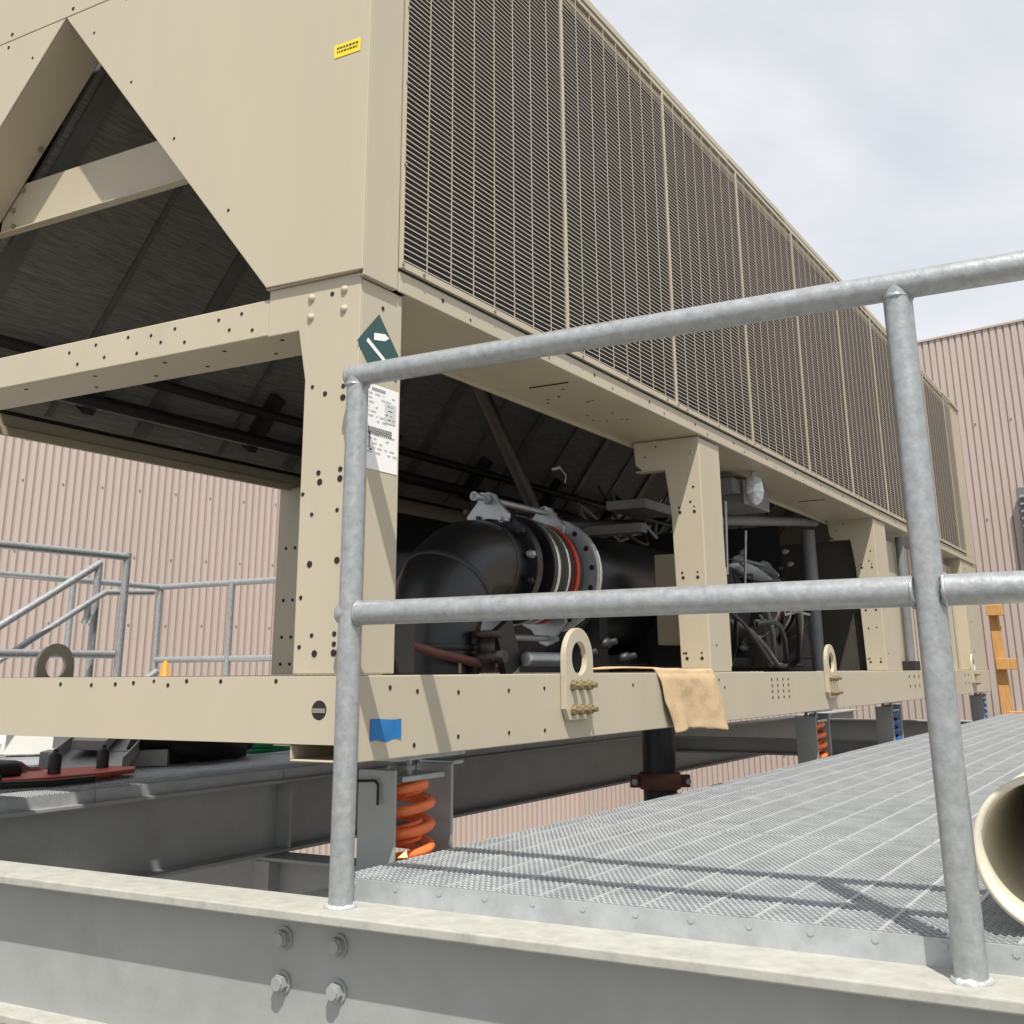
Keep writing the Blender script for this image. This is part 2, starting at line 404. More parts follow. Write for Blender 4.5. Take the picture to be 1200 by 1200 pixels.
# end cross beam, C section open at the back
m=MB()
m.box(XB+.19,-1.906,Y0+.002,Y0+.007,.825,.922); m.box(XB+.19,-1.80,Y0+.007,Y0+.19,.825,.830); m.box(XB+.19,-1.80,Y0+.185,Y0+.19,.830,.90)
hp=[]
for x in (-2.0,-2.08,-2.24,-2.33,-2.42,-2.55,-2.66): hp+=[(x,Y0+.002,.905-random.uniform(0,.02),.005),(x+.04,Y0+.002,.848+random.uniform(0,.02),.005)]
holes(m,hp,NY,1)
holes(m,[(x,Y0+.05+.09*(i%2),.825,.006) for i,x in enumerate((-1.9,-2.0,-2.1,-2.25,-2.32,-2.45,-2.6,-2.7,-2.9))],(0,0,-1),1)
m.build('end_beam',[BEIGE,HOLE],ch,.0025)

# side beams (both sides): face and underside pan of the V banks
for sx,x,xi in ((1,XF,-1.92),(-1,XB,-3.93)):
    m=MB()
    m.box(x-sx*.006,x,2.2,YE,.93,.985)
    m.box(xi,x-sx*.006,2.24,YE,.930,.935)
    m.box(xi,xi+sx*.006,2.24,YE,.935,1.0)
    m.box(xi-sx*.012,xi,2.24,YE,.915,.95)
    if sx>0:
        y=2.4
        while y<11:
            m.dot((x,y,.962),NX,.006,1); m.dot((x,y+.14,.945),NX,.004,1); y+=.4625
        for yy in (3.25,6.4):
            m.obox((-1.735,yy,.928),(.075,.0,0),(0,.003,0),(0,0,.002),1)
        holes(m,[(-1.70-random.random()*.17,3.3+random.random()*.6,.930,.005) for i in range(14)],(0,0,-1),1)
    m.build('side_beam',[BEIGE,HOLE],ch,.002)

# V end panels and return flanges
for s in (1,-1):
    def X(a): return XA+s*(a-XA)
    xo=-1.5975 if s>0 else -4.0505
    m=MB(); m.prism([(X(XA)+s*.0015,2.033),(X(-1.905),.948),(xo,.943),(xo,2.033)],1,Y0-.016,Y0-.010)
    for t in (.12,.33,.55,.80):
        x=XA+(-1.905-XA)*t+.035; z=2.033-(2.033-.948)*t+.03
        m.dot((X(x),Y0-.016,z),NY,.0045,1)
    holes(m,[(X(-2.55),Y0-.016,2.012,.006),(X(-2.2),Y0-.016,2.012,.006),(X(-1.8),Y0-.016,2.012,.006)],NY,1)
    m.box(min(X(-1.91),xo-s*.004),max(X(-1.91),xo-s*.004),Y0-.010,Y0+.03,.944,.948)
    m.build('end_panel',[BEIGE,HOLE],ch,.002)
    # return along the sloping edge
    a=Vector((X(XA),0,2.033)); b=Vector((X(-1.905),0,.948)); d=(b-a).normalized(); n=Vector((s*d.z*-1 if s>0 else d.z*1,0,0))
    m=MB(); nx=Vector((-d.z,0,d.x))*(-s)
    m.obox(((a.x+b.x)/2-nx.x*.004,Y0+.077,(a.z+b.z)/2-nx.z*.004),(d*((b-a).length/2-.004)),(0,.087,0),(nx*.0025))
    for t in (.30,.52,.56): 
        c=a+d*(b-a).length*t
        if s<0: m.cyl((c.x+nx.x*.0,Y0+.145,c.z+nx.z*.0),-nx,.009,.012,8,1,False); m.cyl((c.x,Y0+.145,c.z),nx,.009,.012,8,1,False)
    m.build('return_flange',[BEIGE,SCREW],ch,.001)
m=MB(); m.box(-4.0505,-1.5975,Y0-.016,Y0-.010,2.036,2.42)
for x in (-3.1,-2.80,-2.52,-2.2,-1.9): m.dot((x,Y0-.016,2.058),NY,.0065,1)
m.build('top_panel',[BEIGE,HOLE],ch,.002)
# brace across the V
m=MB(); yb=Y0+.17
m.box(-3.30,-2.36,yb,yb+.005,1.43,1.612); m.box(-3.30,-2.36,yb-.03,yb,1.43,1.435); m.box(-3.30,-2.36,yb+.005,yb+.06,1.607,1.612)
for x,z in ((-3.2,1.585),(-3.24,1.52),(-3.23,1.46)): m.cyl((x,yb,z),NY,.009,.008,8,1,False)
m.build('brace_channel',[BEIGE,SCREW],ch,.002)

# side corner trim at both near corners, top cap and far trim
for sx,x in ((1,-1.598),(-1,-4.05)):
    m=MB(); m.box(x-sx*.005,x,Y0-.009,2.192,.93,2.42); m.box(x-sx*.02,x-sx*.005,Y0-.009,2.192,.93,.935)
    m.build('corner_trim',BEIGE,ch,.002)
m=MB(); m.box(XF-.005,XF,10.86,YE,.985,2.38); m.build('far_trim',BEIGE,ch,.002)
for k in range(10):
    y=2.06+.93*k; e=min(y+.922,YE)
    MB().box(XF-.03,XF+.012+(.003 if k%2 else 0),y,e,2.385,2.415).build('top_cap',BEIGE,ch,.002)
MB().box(XB+.02,XF-.04,2.1,YE-.02,2.36,2.40).build('fan_deck',BEIGE,ch)
MB().box(XB+.005,XB+.01,2.2,YE,.93,2.38).build('coil_face',COIL,ch)
m=MB(); m.box(XB+.2,XF-.05,YE-.012,YE-.006,.93,2.38); m.build('end_panel',BEIGE,ch)

# louver panels with slats
Z0l,Z1l=.992,2.38; PW=.925
m=MB(); y0,y1=2.195,2.195+PW; ns=int((Z1l-Z0l-.04)/.0155)
for i in range(ns):
    z=Z0l+.022+i*.0155
    # angled blade: outer lip and shelf running inwards and up
    ya,yb=y0+.010,y1-.010; xo,xi=XF+.009,XF+.0045; h=.0031
    m.add([(xo,ya,z),(xo,yb,z),(xo,yb,z+h),(xo,ya,z+h),(xi,ya,z+h+.0005),(xi,yb,z+h+.0005),(xi,yb,z+h-.0003),(xi,ya,z+h-.0003)],
          [(0,1,2,3),(3,2,5,4),(0,3,4,7),(1,0,7,6)],0)
for k in range(1,8):
    y=y0+k*PW/8; m.box(XF+.0075,XF+.0098,y-.0010,y+.0011,Z0l+.016,Z1l-.016)
lou=m.build('louver_panel',SLAT,ch)
m=MB()
m.box(XF,XF+.0105,y0+.0005,y0+.0075,Z0l,Z1l); m.box(XF,XF+.0105,y1-.0075,y1-.0005,Z0l,Z1l)
m.box(XF,XF+.0105,y0+.0075,y1-.0075,Z0l,Z0l+.018); m.box(XF,XF+.0105,y0+.0075,y1-.0075,Z1l-.018,Z1l)
for z in (Z0l+.01,1.28,1.52,1.75,2.0,2.25): 
    m.cyl((XF+.0105,y0+.006,z),NX,.005,.004,7,1,False)
for y in (y0+.1,y0+.46,y0+.82): m.cyl((XF+.0105,y,Z0l+.009),NX,.005,.004,7,1,False)
m.build('screen_frame',[BEIGE,SCREW],lou)
for k in range(1,9):
    c=copy_tree(lou,ch); c.location.y+=PW*k
# narrow last panel
c=copy_tree(lou,ch); c.scale.y=.36; c.location.y=5.442
MB().box(XF-.050,XF-.045,2.2,YE-.02,.985,2.37).build('coil_face',OUTCOIL,ch)
# inner sloping coil faces
for s in (1,-1):
    a=Vector((XA-s*-.0+s*.02,0,2.06)); b=Vector((XA+s*.86,0,.95)); d=b-a
    nn=Vector((d.z,0,-d.x)).normalized()*(1 if s>0 else -1)   # pointing into the V bank
    if nn.x*s<0: nn=-nn
    m=MB(); c=(a+b)/2
    m.obox((c.x+nn.x*.02,(2.25+YE)/2,c.z+nn.z*.02),d/2,(0,(YE-2.27)/2,0),nn*.01)
    m.build('coil_face',COIL,ch)
    m=MB()
    for k in range(11):
        y=2.32+.925*k
        for off in (0,):
            if y<YE: m.obox((c.x,y,c.z),d/2*.98,(0,.035,0),nn*.006)
        if y+.5<YE:
            m.obox((c.x+nn.x*.004,y+.47,c.z+nn.z*.004),d/2*.98,(0,.012,0),nn*.004)
    m.build('coil_frame',COILSTRIP,ch)
    m=MB(); 
    for t,r in ((.80,.022),(.90,.03)):
        q=a+d*t-nn*.05; m.tube([(q.x,2.3,q.z),(q.x,YE-.2,q.z)],r,10)
    for k in range(10):
        y=2.9+.925*k; q=a+d*.84-nn*.03
        m.obox((q.x,y,q.z),d.normalized()*.14,(0,.025,0),nn*.03)
    m.build('header_pipe',[RUBBER],ch)
MB().box(-3.95,-3.94,4.62,YE,.0,.93).build('dark_backdrop',RUBBER,ch)  # black sheet added behind the elbow to stand in for the bay's darkness
# floor pans that close the top of the machine room at each V base
# lifting lugs
def lug(x,y,s):
    m=MB(); zc=.037; r=.092; rh=.048; n=32; zb=-.133
    th=.018 if s>0 else .018
    xa,xb=(x+.001,x+th) if s>0 else (x-th,x-.001)
    outer=[];inner=[]
    for i in range(n):
        a=2*PI*i/n; inner.append((y+rh*math.cos(a),zc+.004+rh*math.sin(a)))
        ca,sa=math.cos(a),math.sin(a)
        if sa>=-1e-9: outer.append((y+r*ca,zc+r*sa))
        else:
            k=min(r/max(abs(ca),1e-6),(zc-zb)/max(-sa,1e-6)); outer.append((y+k*ca,zc+k*sa))
    vs=[];fs=[]
    for (o,i_) in zip(outer,inner): vs+=[(xa,*o),(xb,*o),(xa,*i_),(xb,*i_)]
    for i in range(n):
        a=4*i;b=4*((i+1)%n)
        fs+=[(a+1,b+1,b+3,a+3),(a,a+2,b+2,b),(a,b,b+1,a+1),(a+3,b+3,b+2,a+2)]
    m.add(vs,fs,0)
    o=m.build('lifting_lug',BEIGE,ch,.002)
    for z in (-.036,-.105):
        for k in (-1,0,1):
            b=MB(); bx=xb if s>0 else xa; dd=(s,0,0)
            b.cyl((bx,y+k*.05,z),dd,.016,.004,14,0,False); b.cyl((bx+s*.004,y+k*.05,z),dd,.0135,.012,6,0,False); b.cyl((bx+s*.016,y+k*.05,z),dd,.0075,.016,8,0,False)
            b.build('nut',BRASS,o)
    return o
lug(XF,3.13,1); lug(XF,5.96,1); lug(XF,10.45,1); lug(XB,3.2,-1); lug(XB,5.96,-1)

# bay panels at the far third
MB().box(-2.25,-1.74,7.42,7.43,.0,.80).build('control_panel_side',BAYSHADE,ch,.002); MB().box(-3.9,-2.252,7.44,7.45,.0,.93).build('bay_dark_sheet',RUBBER,ch)  # tan panel coloured as shaded; black sheet behind added for the bay's darkness
m=MB(); m.box(-1.76,-1.70,7.9,11.0,.0,.86); 
for y in (8.75,9.6,10.4): m.box(-1.70,-1.697,y,y+.008,.01,.85,1)
for y in (8.5,9.5): 
    for z in (.12,.7): m.dot((-1.70,y,z),NX,.012,1)
m.build('control_panel_door',[BEIGE,HOLE],ch,.003)
MB().tube([(-1.66,8.32,.9),(-1.66,8.30,.02)],.03,12).build('strut',GREYBOX,ch)
MB().box(-1.70,-1.62,8.2,8.4,-.003,.06).build('strut_foot',HOLE,ch,.004)

# evaporator barrel and machinery (dark)
m=MB(); m.lathe((-2.32,4.12,.33),(0,1,0),[(0,.0005),(0,.25),(.05,.27),(2.03,.27),(2.03,.0005)],40); m.build('evaporator_barrel',BLACK,ch)
m=MB(); m.box(-3.0,-2.1,4.4,6.6,.03,.07); m.box(-2.6,-2.05,4.25,4.32,.0,.3); m.build('barrel_saddle',RUBBER,ch,.004)
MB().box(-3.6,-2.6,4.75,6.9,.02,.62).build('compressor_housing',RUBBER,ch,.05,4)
m=MB(); m.lathe((-3.05,7.1,.42),(0,1,0),[(-.6,.0005),(-.6,.17),(-.2,.22),(.2,.22),(.3,.16),(.3,.0005)],28); m.build('compressor_motor',BLACK,ch)
# electrical boxes by the second column
MB().box(-1.86,-1.75,4.62,4.95,.02,.45).build('junction_box',BEIGE,ch,.004)
MB().box(-1.96,-1.80,4.62,4.80,.11,.49).build('valve_cabinet',BEIGE,ch,.004)
m=MB(); m.box(-1.98,-1.78,5.35,5.75,.79,.91); m.box(-1.90,-1.78,5.20,5.30,.83,.90); m.build('sensor_box',GREYBOX,ch,.006)
m=MB(); m.lathe((-1.705,5.28,.925),(0,0,-1),[(0,.012),(.02,.018),(.035,.04),(.09,.048),(.13,.040),(.155,.02),(.16,.0005)],16); m.tube([(-1.705,5.28,.99),(-1.705,5.28,.92)],.006,6); m.build('wrapped_sensor',GLASS,ch)
m=MB(); m.tube([(-2.0,5.55,.745),(-1.97,7.30,.92)],.028,12); m.tube([(-2.0,7.22,.86),(-2.0,7.22,.0)],.045,16); m.build('grey_conduit',GREYBOX,ch)
MB().tube([(-1.86,5.30,.80),(-1.88,5.32,.45)],.008,6).build('thin_conduit',ZINC,ch); MB().tube([(-1.9,5.7,.7),(-1.95,5.75,.3)],.007,6).build('thin_conduit',ZINC,ch)
# hoses and wiring in the second bay
rnd=random.Random(3)
for i in range(9):
    x=-1.92-rnd.random()*.12; y=5.0+rnd.random()*1.3; z=.1+rnd.random()*.45
    pts=[]; a=rnd.random()*6.28
    for t in range(9):
        u=t/8; pts.append((x-.15*math.sin(u*3+a),y+u*.55+.1*math.sin(u*5+a),max(.03,z-.5*u+.10*math.sin(u*PI)+.05*math.cos(a+u*6))))
    MB().tube(pts,.007+.010*rnd.random(),8).build('hose',[RUBBER,BLACK,GREYBOX][i%3],ch)
m=MB(); m.tube([(-2.0,5.15,.22),(-1.96,5.3,.25),(-1.98,5.5,.33),(-2.0,5.6,.40)],[.02,.05,.055,.03],8); m.build('red_strap',REDR,ch)
for i in range(10):
    y=4.75+rnd.random()*2.2; z=.08+rnd.random()*.6
    m=MB(); m.lathe((-1.98-rnd.random()*.1,y,z),(1,-.3,.1),[(0,.014),(.02,.014),(.02,.008),(.035,.008),(.035,.0005)],8); m.build('fitting',[ZINC,DARKSTEEL,RUBBER][i%3],ch)
# first bay: red-brown strut pipe, brackets, valve, conduit
m=MB(); m.tube([(-2.44,3.62,1.5),(-2.3,4.22,.60)],.03,10); m.tube([(-2.3,4.22,.60),(-2.0,4.6,.62)],.025,10); m.build('suction_pipe',COPPER,ch)
m=MB(); m.tube([(-2.35,3.7,.60),(-2.3,4.24,.66)],.012,8); m.tube([(-2.35,3.9,.55),(-2.2,4.6,.56)],.012,8); m.build('capillary_pipe',COPPER,ch)
m=MB(); m.box(-2.06,-1.88,4.36,4.7,.66,.70); m.box(-2.2,-1.9,4.36,4.42,.56,.6); m.build('bracket',COILSTRIP,ch,.003)
for p in ((-2.15,4.05,.80),(-2.2,4.0,.62)):
    m=MB(); m.cyl(p,(1,0,.1),.008,.035,8); m.tube([(p[0]+.035,p[1],p[2]),(p[0]+.045,p[1]+.03,p[2]-.025),(p[0]+.035,p[1]+.04,p[2]-.055)],.0022,5); m.build('sensor_lead',ZINC,ch)
m=MB(); m.tube([(-2.05,2.7,.12),(-1.98,2.95,.06),(-1.95,3.25,.02)],.014,10); m.build('drain_pipe',RUST,ch)
m=MB(); m.lathe((-1.95,3.2,.0),(0,0,1),[(0,.03),(.03,.03),(.03,.045),(.06,.045),(.06,.028),(.11,.028),(.11,.05),(.13,.05),(.13,.0005)],10); m.cyl((-1.95,3.2,.05),(1,0,0),.02,.07,8); m.build('valve',COPPER,ch)
m=MB(); m.obox((-1.97,3.36,.08),(.012,.0,0),(0,.035,-.075),(0,.05,.023)); m.build('bracket',RUBBER,ch)
m=MB(); pr=[(0,.0005)]
for i in range(28): pr+=[(i*.009,.019),(i*.009+.005,.024)]
m.lathe((-1.93,3.42,.045),(0,1,0),pr,12); m.build('flexible_conduit',ZINC,ch)
for y,z in ((3.78,.06),(3.95,.10),(4.12,.05)):
    m=MB(); m.lathe((-1.9,y,z),(1,0,.2),[(0,.02),(.03,.02),(.03,.012),(.06,.012),(.06,.0005)],8); m.build('valve_stem',RUBBER,ch)
MB().box(-2.3,-2.0,3.12,3.5,.0,.055).build('drip_pan',BEIGE,ch,.003)
MB().box(-1.80,-1.70,2.36,2.44,.0,.13).build('inner_post',HOLE,ch,.003)

for i in range(9):
    y=3.9+rnd.random()*.9; x=-2.0-rnd.random()*.35; z=.62+rnd.random()*.2; pts=[]; a=rnd.random()*6.28
    for t in range(8):
        u=t/7; pts.append((x+.06*math.sin(u*4+a),y+u*(.5+.3*math.sin(a)),z-.10*math.sin(u*PI)+.02*math.cos(u*4+a)))
    MB().tube(pts,.006+.006*rnd.random(),6).build('cable',[RUBBER,GREYBOX,COILSTRIP][i%3],ch)
for i in range(8):
    y=4.7+rnd.random()*1.8; x=-1.95-rnd.random()*.3; pts=[]; a=rnd.random()*6.28
    for t in range(8):
        u=t/7; pts.append((x+.05*math.sin(u*4+a),y+u*.7,.15+.4*abs(math.sin(a))+.07*math.sin(u*4+a)*(1-u)))
    MB().tube(pts,.004+.006*rnd.random(),6).build('cable',[RUBBER,GREYBOX,ZINC][i%3],ch)
MB().box(-2.3,-1.93,4.86,5.1,.02,.30).build('terminal_box',RUBBER,ch,.006)
MB().box(-2.35,-2.02,6.3,6.62,.02,.52).build('terminal_box',BAYSHADE,ch,.006)
# stickers on the chiller
def quad_sticker(name,m,mats): return m.build(name,mats,ch)
m=MB(); xs=XC+.0012
def dia(s,mi,x): m.add([(x,2.135+s*-.085,.765),(x,2.135,.765-s*.088),(x,2.135+s*.085,.765),(x,2.135,.765+s*.088)],[(0,1,2,3)],mi)
dia(1,0,xs)
# gas bottle symbol and text bar
m.add([(xs+.001,2.115,.782),(xs+.001,2.163,.790),(xs+.001,2.163,.808),(xs+.001,2.115,.800)],[(0,1,2,3)],1)
m.add([(xs+.001,2.163,.792),(xs+.001,2.178,.8005),(xs+.001,2.163,.806)],[(0,1,2)],1)
m.add([(xs+.001,2.085,.772),(xs+.001,2.183,.722),(xs+.001,2.188,.731),(xs+.001,2.091,.782)],[(0,1,2,3)],1)
m.build('gas_sticker',[TEAL,WHITE],ch)
m=MB(); ya,yb_=2.093,2.224; za,zb_=.465,.672
m.add([(xs,ya,za),(xs,yb_,za),(xs,yb_,zb_),(xs,ya,zb_)],[(0,1,2,3)],0)
rr=random.Random(5)
def ink(y0,y1,z0,z1,mi): m.add([(xs+.001,y0,z0),(xs+.001,y1,z0),(xs+.001,y1,z1),(xs+.001,y0,z1)],[(0,1,2,3)],mi)
ink(ya+.02,ya+.075,.658,.664,1)
for k in range(14):
    z=.648-k*.011
    if k in (7,8): continue
    y=ya+.008
    while y<yb_-.02:
        w=.004+rr.random()*.018
        if rr.random()<.75: ink(y,y+w,z,z+.0022,1)
        y+=w+.004+rr.random()*.008
ink(ya+.075,yb_-.012,.585,.635,3)
for k in range(12): ink(ya+.01+k*.008,ya+.015+k*.008,.560,.567,2); ink(ya+.01+k*.008,ya+.015+k*.008,.549,.556,2)
ink(ya+.012,ya+.105,.557,.559,2); ink(ya+.014,ya+.017,.515,.556,2); ink(ya+.017,ya+.026,.510,.514,2)
m.build('instruction_sheet',[WHITE,INK,INKD,mat('ink_pale',(.55,.55,.55),.7)],ch)
m=MB(); yl=Y0-.0175
m.add([(-1.712,yl,1.548),(-1.626,yl,1.548),(-1.626,yl,1.586),(-1.712,yl,1.586)],[(0,1,2,3)],0)
for z in (1.572,1.561):
    x=-1.703
    while x<-1.64:
        w=.004+rr.random()*.006; m.add([(x,yl-.001,z),(x+w,yl-.001,z),(x+w,yl-.001,z+.005),(x,yl-.001,z+.005)],[(0,1,2,3)],1); x+=w+.0025
m.build('warning_label',[YELLOW,INKD],ch)

# blue masking tape stuck on the base rail
m=MB(); n=10; x=XF+.0015; vs=[]
for i in range(n+1):
    t=i/n; y=2.128+.118*t; vs+=[(x+.0012*math.sin(t*7),y,-.144+.003*math.sin(t*9)),(x+.001*math.cos(t*8),y,-.098+.002*math.sin(t*5+1))]
m.add(vs,[(2*i,2*i+2,2*i+3,2*i+1) for i in range(n)],0)
o=m.build('masking_tape',BLUETAPE); tag(o,'short piece of blue masking tape stuck on the beige base rail near its front corner','tape')
sd=o.modifiers.new('thick','SOLIDIFY'); sd.thickness=.0006

# towel over the base rail
m=MB(); nu,nv=30,34; vs=[];fs=[]
for j in range(nv+1):
    v=j/nv
    for i in range(nu+1):
        u=i/nu
        if v<.36:      # on top of the rail
            s=v/.36
            x=-1.76+s*.165; z=.004+.010*abs(math.sin(u*6+s*2))*(1-s*.6)+.006*(1-u)
            y=3.50+.24*s+u*(.80-.24*s)+.0
        else:
            s=(v-.36)/.64
            x=-1.592+.010*math.sin(u*9+1)*s+.006*math.sin(u*17)*s+.012*s
            z=.004-.208*s+.010*math.sin(u*5)*s
            if s<.15: x-=.012*(1-s/.15)**2
            y=3.74+u*.56+s*(.10+.03*u)+.008*math.sin(s*9+u*3)
        q_=Vector((y*9,z*9+x*4,3)); x+=.007*mn.noise(q_)+.003*mn.noise(q_*3); z+=(.005*mn.noise(q_+Vector((5,5,5))) if v<.36 else 0)
        if j==nv: z+=.006*mn.noise(Vector((i*1.7,2,1)))
        vs.append((x,y,z))
for j in range(nv):
    for i in range(nu):
        a=j*(nu+1)+i; fs.append((a,a+1,a+nu+2,a+nu+1))
m.add(vs,fs,0,True); o=m.build('towel',TOWELM); tag(o,'tan terry towel draped over the beige base rail beside the second column','towel')
sd=o.modifiers.new('thick','SOLIDIFY'); sd.thickness=.006; sd.offset=1
ss=o.modifiers.new('sub','SUBSURF'); ss.levels=1; ss.render_levels=1

def set_size(o): o.scale=(CS,CS,CS); o.location=o.location*CS
set_size(ch)
for n in ('towel','masking_tape'): set_size(bpy.data.objects[n])
# ------------------------------------------------------------------ spring isolators
def isolator(y,spring_mat,label,zb=-.452,x=-1.617):
    r=empty('spring_isolator',(x,y,zb),label,'vibration isolator','spring isolators under the chiller')
    zt=-.176
    for s in (-1,1):
        yy=y+s*.115
        m=MB(); m.box(x-.05,x+.05,yy-.005,yy+.005,zb+.013,zt-.030); 
        m.prism([(x-.05,zb+.013),(x-.02,zb+.013),(x-.05,zt-.12)],1,yy-s*.005,yy-s*.03)
        m.build('side_plate',STEEL,r,.0015)
    MB().box(x-.09,x+.06,y-.17,y+.17,zb+.001,zb+.012).build('foot_plate',STEEL,r,.002)
    MB().box(x-.06,x+.055,y-.12,y+.165,zt-.012,zt).build('top_plate',ZINC,r,.002)
    MB().box(x-.05,x+.05,y+.12,y+.165,zt-.033,zt-.024).build('lip_plate',ZINC,r,.002)
    MB().box(x-.048,x+.048,y-.085,y+.085,zt-.058,zt-.046).build('load_plate',ZINC,r,.002)
    m=MB()
    for dx in (-.02,.025): m.cyl((x+dx,y-.03,zt-.046),(0,0,1),.008,.034,8); m.cyl((x+dx,y-.03,zt-.036),(0,0,1),.014,.01,6,0,False)
    m.build('adjusting_bolt',STEEL,r)
    turns=3.9; pts=[]; N=int(turns*22); z0=zb+.024; z1=zt-.068
    for i in range(N+1):
        a=2*PI*turns*i/N+.6; pts.append((x+.047*math.cos(a),y+.006+.062*math.sin(a),z0+(z1-z0)*i/N))
    MB().tube(pts,.0112,12).build('coil_spring',spring_mat,r)
    turns=5.5; pts=[]; N=int(turns*18)
    for i in range(N+1):
        a=2*PI*turns*i/N; pts.append((x+.026*math.cos(a),y+.006+.032*math.sin(a),z0+(z1-z0)*i/N))
    MB().tube(pts,.006,8).build('inner_spring',spring_mat,r)
    return r
isolator(2.30,ORANGE,'spring isolator with an orange coil under the near front corner of the chiller')
isolator(5.66,ORANGE,'spring isolator with an orange coil beyond the towel, under the second lifting lug')
isolator(7.28,BLUE,'spring isolator with a blue coil under the third column, nearer of the blue pair')
isolator(10.70,BLUE,'spring isolator with a blue coil under the far end of the chiller')

# hex key hanging on the near isolator
m=MB(); m.tube([(-1.70,2.172,-.232),(-1.615,2.172,-.228),(-1.606,2.172,-.236),(-1.606,2.172,-.278)],.0032,6,0)
o=m.build('hex_key',HOLE); tag(o,'small black bent key hooked over the front plate of the near spring isolator','hex key')
# paper scraps at the spring foot
m=MB(); m.add([(-1.562,2.19,ZG+.003),(-1.542,2.20,ZG+.004),(-1.553,2.21,ZG+.017)],[(0,1,2)])
o=m.build('paper_scrap',mat('pale_yellow_paper',(.62,.58,.28),.8)); tag(o,'torn pale paper scrap at the foot of the near orange spring','scrap')
o.modifiers.new('thick','SOLIDIFY').thickness=.0008

# ------------------------------------------------------------------ elbow pipe with expansion joint
ex,ez=-2.15,.37
el=empty('elbow_pipe',(ex,3.5,.1),'black elbow pipe with bolted flanges, a red ring and silver rods inside the chiller','pipe')
pts=[(ex,3.66,ez),(ex,3.47,ez)]; rb=.29
for i in range(1,15):
    a=PI/2*i/14; pts.append((ex,3.47-rb*math.sin(a),ez-rb*(1-math.cos(a))))
pts.append((ex,3.47-rb,-.15))
MB().tube(pts,.158,40).build('elbow',GLOSSY,el)
for q,dd in (((ex,3.49,ez),(0,-1,0)),((ex,3.47-rb*math.sin(.8),ez-rb*(1-math.cos(.8))),(0,-math.cos(.8),-math.sin(.8))),((ex,3.47-rb,ez-rb),(0,0,-1))):
    MB().lathe(q,dd,[(-.012,.157),(-.009,.1615),(.009,.1615),(.012,.157)],40).build('insulation_joint',RUBBER,el)
def ring(name,y0,y1,r0,r1,mt,b=.002):
    m=MB(); m.lathe((ex,y0,ez),(0,1,0),[(0,r0),(0,r1),(y1-y0,r1),(y1-y0,r0)],48,0,False,True)
    o=m.build(name,mt,el,b); return o
fl=ring('flange',3.56,3.60,.15,.195,BLACK); 
for k in range(12):
    a=2*PI*k/12+.2; b=MB(); b.cyl((ex+.178*math.cos(a),3.56,ez+.178*math.sin(a)),(0,-1,0),.015,.022,6,0,False); b.cyl((ex+.178*math.cos(a),3.538,ez+.178*math.sin(a)),(0,-1,0),.009,.014,8); b.build('flange_bolt',[ZINC,BLACK][k%2],fl)
ring('flange',3.68,3.705,.15,.20,BLACK)
ring('bright_ring',3.705,3.722,.15,.203,CHROME)
MB().lathe((ex,3.722,ez),(0,1,0),[(0,.15),(.02,.175),(.06,.185),(.09,.165),(.13,.19),(.17,.165),(.21,.185),(.25,.17),(.28,.15)],48).build('rubber_bellows',RUBBER,el)
ring('bright_ring',3.80,3.812,.15,.197,CHROME); ring('red_ring',3.875,3.90,.15,.192,REDR); 
f2=ring('flange',3.99,4.012,.14,.222,ZINC); ring('bright_ring',4.012,4.026,.14,.224,CHROME)
for k in range(16):
    a=2*PI*k/16+.1; b=MB(); b.cyl((ex+.197*math.cos(a),3.991,ez+.197*math.sin(a)),(0,-1,0),.011,.003,8,0,False); b.build('bolt_hole',HOLE,f2)
for s in (1,-1):
    for yy in (3.535,3.97):
        def tri(a,b): return (ex+a,ez+s*b)
        m=MB(); poly=[tri(-.085,.155),tri(-.09,.185),tri(-.045,.235),tri(-.03,.26),tri(0,.272),tri(.03,.26),tri(.045,.235),tri(.09,.185),tri(.085,.155),tri(0,.17)]
        m.prism(poly,1,yy,yy+.018)
        o=m.build('rod_plate',ZINC,el,.003)
    m=MB(); m.tube([(ex,3.44,ez+s*.243),(ex,4.06,ez+s*.243)],.012,12); m.cyl((ex,3.50,ez+s*.243),(0,1,0),.022,.03,6,0,False); m.cyl((ex,3.99,ez+s*.243),(0,1,0),.022,.03,6,0,False)
    m.cyl((ex,3.44,ez+s*.243),(0,1,0),.017,.02,8)
    m.build('control_rod',ZINC,el)

set_size(el)
e2=copy_tree(el); e2.rotation_euler.z=PI; e2.location.y=6.79*CS
e2['label']='second black elbow pipe, deep in the shaded bay past the towel and second column'
# black riser pipe with grooved coupling below the base rail
rp=empty('riser_pipe',(-2.33,5.45,-2.6),'black vertical pipe with a red-brown coupling below the towel','pipe')
MB().tube([(-2.33,5.45,-2.6),(-2.33,5.45,-.1)],.082,24).build('pipe',BLACK,rp)
m=MB(); m.lathe((-2.33,5.45,-.545),(0,0,1),[(0,.08),(0,.098),(.02,.106),(.055,.106),(.075,.098),(.075,.08)],28)
for s in (1,-1):
    q=Vector((-2.33,5.45,-.51))+Vector((.87,.5,0))*s*.115; m.obox(q,(.03*.87,.03*.5,0),(-.01,.018,0),(0,0,.028))
cp=m.build('coupling',RUST,rp)
for s in (1,-1):
    q=Vector((-2.33,5.45,-.51))+Vector((.87,.5,0))*s*.13; MB().cyl(q+Vector((.025,-.04,0)),(-.5,.87,0),.014,.08,8).build('coupling_bolt',ZINC,cp)

